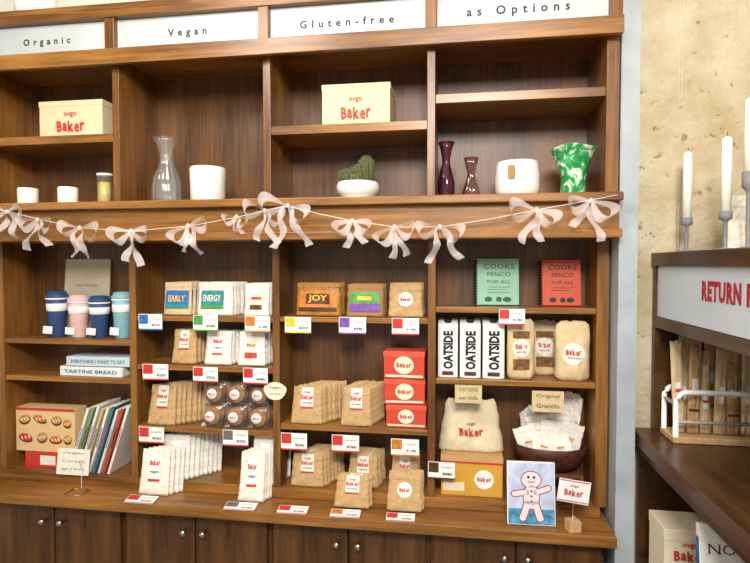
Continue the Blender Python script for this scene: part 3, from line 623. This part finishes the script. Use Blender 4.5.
# ---------------- garland
pts=[(-40,204),(10,212),(42,220),(82,228),(133,231),(190,226),(238,217),(268,210),(287,206),(320,214),(353,221),(395,227),(440,227),(490,219),(536,210),(592,200),(617,195)]
GY=1.643
gw=[Vector((hit(a,b,GY)[0],GY,hit(a,b,GY)[1])) for a,b in pts]
go=gw[8].copy(); gar=empty('ribbon_garland',go)
mk('string',MB().tube([p-go for p in gw],.0011,6),TWN,parent=gar)
def bow(sz,seed):
    rnd=random.Random(seed); mb=MB()
    for s in (-1,1):
        dr=rnd.uniform(-.85,.05); L=sz*rnd.uniform(.95,1.2); op=rnd.uniform(.36,.55); ps=[];wd=[];ws=[]
        c,q=math.cos(dr),math.sin(dr)
        for k in range(25):
            t=k/24; x=L*math.sin(math.pi*t)**.8; z=op*L*math.sin(2*math.pi*t)*.75+.10*L*math.sin(math.pi*t)
            y=-.010-.012*math.sin(math.pi*t)
            ps.append(Vector((s*(x*c-z*q),y,x*q+z*c)))
            d=Vector((s*(-q*.75+.15),-.5+.35*math.sin(7*t+seed),.7*c+.15*math.sin(9*t+seed))).normalized(); wd.append(d); ws.append(.004+sz*.44*math.sin(math.pi*t)**.6)
        mb.strip(ps,wd,ws)
        ps=[];wd=[];ws=[]; L2=sz*rnd.uniform(1.3,2.0); sp=rnd.uniform(.1,.45); ph=rnd.uniform(0,3)
        for k in range(24):
            t=k/23; ps.append(Vector((s*L2*(sp*t**.8+.09*math.sin(6*t+ph)),-.012-.007*math.sin(t*7+seed),-L2*t*.95))); wd.append(Vector((1,.9*math.sin(t*7+seed*2),.3*s)).normalized()); ws.append(.004+sz*.32*min(1,t*2.0))
        mb.strip(ps,wd,ws)
    return mb
for i,(a,b,sc) in enumerate(((10,212,.95),(40,220,1.0),(82,228,1.0),(133,231,1.0),(190,226,.95),(266,211,.95),(289,206,1.15),(353,221,.95),(395,227,.95),(440,227,1.0),(536,210,1.05),(590,201,1.05),(238,217,.55))):
    X,zz=hit(a,b,GY); sz=.062*sc
    o=mk('bow',bow(sz,i*1.7+2),RIB,(X-go.x,-.002,zz-go.z),(0,random.uniform(-.2,.2),0),parent=gar)
    mk('knot',MB().lathe([(0,-.008),(.005,-.006),(.007,0),(.005,.006),(0,.008)],12),RIB,(0,-.010,0),parent=o)
T(gar,'string garland of sheer pale pink ribbon bows','garland')
# ---------------- right hand counter and hutch
rc=empty('side_counter',(.75,1.2,0))
def rp(name,b,mat,par=rc,bev=.0015): return part(name,b,mat,par,bev)
rp('counter_top',(.54,.995,.35,1.78,Z(-.547),Z(-.507)),WY,bev=.003)
rp('end_panel',(.56,.995,1.755,1.78,.0,Z(-.547)),WY)
rp('end_panel',(.56,.995,.37,.395,.0,Z(-.547)),WY)
rp('back_panel',(.97,.995,.395,1.755,.0,Z(-.547)),WY)
rp('shelf',(.56,.97,.395,1.755,Z(-.925),Z(-.90)),WY); rp('shelf',(.56,.97,.395,1.755,.06,.085),WY)
rp('apron',(.562,.575,.395,1.755,Z(-.585),Z(-.547)),WY)
T(rc,'dark wooden side counter with open shelving beneath','counter')
hu=empty('sign_hutch',(.78,1.2,Z(-.507)))
rp('top_board',(.595,.98,.50,1.782,Z(-.003),Z(.037)),WY,hu,.003)
rp('end_panel',(.60,.98,1.757,1.78,Z(-.5065),Z(-.003)),WY,hu); rp('end_panel',(.60,.98,.50,.523,Z(-.5065),Z(-.003)),WY,hu)
rp('rail',(.60,.62,.523,1.757,Z(-.19),Z(-.158)),WY,hu); rp('back_panel',(.965,.98,.523,1.757,Z(-.5065),Z(-.003)),WY,hu)
T(hu,'dark wooden hutch on the side counter framing a sign','hutch')
sp=mk('return_sign',MB().box(-.615,.615,-.006,.0,-.156,-.004),M('milky_acrylic','ccd6e2',.3,.05,6),(.612,1.14,Z(0)),(0,0,-math.pi/2))
DR=M('deep_red_print','b0202a',.5,.04)
text(sp,'RETURN',-.219,-.064,.190,.050,DR,y=-.0068,bold=.055,space=1.15)
text(sp,'FREE',-.040,-.064,.125,.050,DR,y=-.0068,bold=.055,space=1.15)
T(sp,'milky white sign board with bold red lettering','sign')
RW=M('white_rack_paint','fdfcf8',.4,.01)
rk=empty('cutlery_rack',(.745,1.68,Z(-.507)+.0006))
mk('base_board',MB().box(-.135,.135,-.052,.052,.0,.018),WL,parent=rk,bevel=.003)
def rr(y):
    P=[(-.126,y,.018),(-.126,y,.115)]
    for k in range(1,6): a=math.pi-k*math.pi/10; P.append((-.096+.03*math.cos(a),y,.115+.03*math.sin(a)))
    for k in range(0,5): a=math.pi/2-k*math.pi/10; P.append((.096+.03*math.cos(a),y,.115+.03*math.sin(a)))
    return P+[(.126,y,.115),(.126,y,.018)]
for y in (-.044,.044): mk('hoop_frame',MB().tube(rr(y),.0075,12),RW,parent=rk)
for s in (-1,1): mk('rail',MB().tube([(s*.126,-.044,.11),(s*.126,.044,.11)],.0055),RW,parent=rk)
mk('rail',MB().tube([(-.126,-.044,.06),(.126,-.044,.06)],.005),RW,parent=rk)
T(rk,'white rack with rounded rails on pale wooden base','rack')
SPOON=lambda hh,dx:MB().add([(x+dx,yy,z) for yy in (-.001,.001) for x,z in ((-.0035,hh*.5),(.0035,hh*.5),(.004,hh*.8),(.009,hh*.86),(.0105,hh*.92),(.009,hh*.97),(.005,hh),(-.005,hh),(-.009,hh*.97),(-.0105,hh*.92),(-.009,hh*.86),(-.004,hh*.8))],[tuple(range(12)),tuple(range(23,11,-1))]+[(k,12+k,12+(k+1)%12,(k+1)%12) for k in range(12)])
for i,(x,y,wd,hh,ry,kd,sp_) in enumerate(((.643,1.675,.032,.265,-.04,'utensil_cream',0),(.678,1.670,.034,.255,.03,'utensil',0),(.714,1.675,.032,.235,-.03,'utensil_cream',1),(.750,1.672,.034,.250,.03,'utensil_cream',0),(.786,1.672,.034,.245,-.02,'utensil',1),(.822,1.675,.032,.255,.02,'utensil_cream',0),(.850,1.675,.030,.245,.0,'utensil',0),(.662,1.702,.032,.275,.02,'utensil_cream',1),(.700,1.703,.032,.275,.0,'utensil_cream',0),(.738,1.703,.034,.28,.0,'utensil',0),(.775,1.703,.032,.27,.0,'utensil_cream',0),(.812,1.703,.032,.270,.05,'utensil_cream',1))):
    o=bag(kd,wd,hh*(.86 if sp_ else 1),.016,i+3); o.location=(x,y,Z(-.507)+.0205); o.rotation_euler=(-.03,ry,0)
    if sp_:
        for dx in (-.008,.008): mk('wooden_spoon',SPOON(hh*1.02,dx),WL,parent=o)
    T(o,('pale' if 'cream' in kd else 'brown')+' kraft-wrapped bundle of wooden cutlery in the rack','cutlery','cutlery bundles in the rack')
def stick(X,Y,ht,hc):
    o=mk('candlestick',MB().lathe([(0,0),(.027,0),(.028,.003),(.024,.005),(.006,.007),(.005,.012),(.005,ht*.72),(.007,ht*.76),(.0150,ht*.80),(.0155,ht),(.0125,ht),(0,ht*.98)],28),M('matte_grey_paint','7f8182',.6,.03,20),(X,Y,Z(.0375)))
    mk('candle',MB().lathe([(0,ht),(.0125,ht),(.0115,ht+hc-.006),(.004,ht+hc),(0,ht+hc)],20),WAX,parent=o); mk('wick',MB().tube([(0,0,ht+hc),(.001,0,ht+hc+.012)],.0008),BLK,parent=o)
    T(o,'matte grey candlestick holding a white taper candle','candlestick','candlesticks on the hutch'); return o
stick(.66,1.69,.10,.19); stick(.68,1.505,.10,.19); stick(.705,1.448,.19,.18)
o=bag('plainwhite',.11,.15,.045,3); o.location=(.775,1.61,Z(.038)); o.rotation_euler=(0,0,.3); T(o,'folded white paper bag behind the candlesticks','paper bag')
for x in (.668,.676,.855):
    o=mk('wall_cable',MB().tube([(x,1.7835,2.74),(x+.0005,1.7835,2.2),(x-.0005,1.7835,Z(.04))],.0009,6),M('cable_white','ddd5c4',.6,.02)); T(o,'thin white cable running down the plaster wall','cable','wall cables')
o=carton(.13,.12,.175,CR,CR,.03,'bakery_box'); o.location=(.632,1.62,Z(-.90)+.0005); text(o,'Baker',.0,.105,.085,.030,RED,y=-.0625); text(o,'ovgo',.0,.134,.04,None,RED,y=-.0625,bold=.02); T(o,'cream bakery box on the shelf below the side counter','box')
o=mk('large_book',MB().box(-.11,.11,-.009,.009,0,.29),PW,(.675,1.33,Z(-.90)+.002),(-.1,0,0),bevel=.0015)
mk('pages',MB().box(-.107,.1105,-.007,.007,.002,.2895),WH,parent=o); mk('spine_print',MB().box(-.1106,-.1098,-.007,.007,.03,.26),BLUE,parent=o)
CRI=M('crimson_ink','6e2530',.5,.05)
text(o,'NO BUT',-.018,.236,.15,.023,CRI,y=-.0098,serif=True)
T(o,'large white book standing below the side counter','book')
# ---------------- light, camera
w=bpy.data.worlds.new('world'); S.world=w; w.use_nodes=True; nt=w.node_tree
bg=nt.nodes['Background']; bg.inputs[0].default_value=(1,.985,.96,1); bg.inputs[1].default_value=.72
def area(loc,tgt,size,e,col=(1,1,1)):
    l=bpy.data.lights.new('area','AREA'); l.energy=e; l.size=size; l.color=col; o=bpy.data.objects.new('window_light',l); COL.objects.link(o); o.location=loc
    o.rotation_euler=(Vector(tgt)-Vector(loc)).to_track_quat('-Z','Y').to_euler()
area((.1,-.45,2.65),(-.5,1.8,1.2),.7,98,(1,.985,.95))
area((-.9,.6,2.68),(-.6,1.8,1.1),.4,18,(1,.95,.87))
cam=bpy.data.cameras.new('camera'); cam.sensor_width=36; cam.lens=540/750*36; co=bpy.data.objects.new('camera',cam); COL.objects.link(co)
co.location=(0,0,E); co.rotation_euler=(math.pi/2-PH,0,TH); cam.clip_start=.02; S.camera=co
S.view_settings.view_transform='Standard'
bpy.context.view_layer.update()
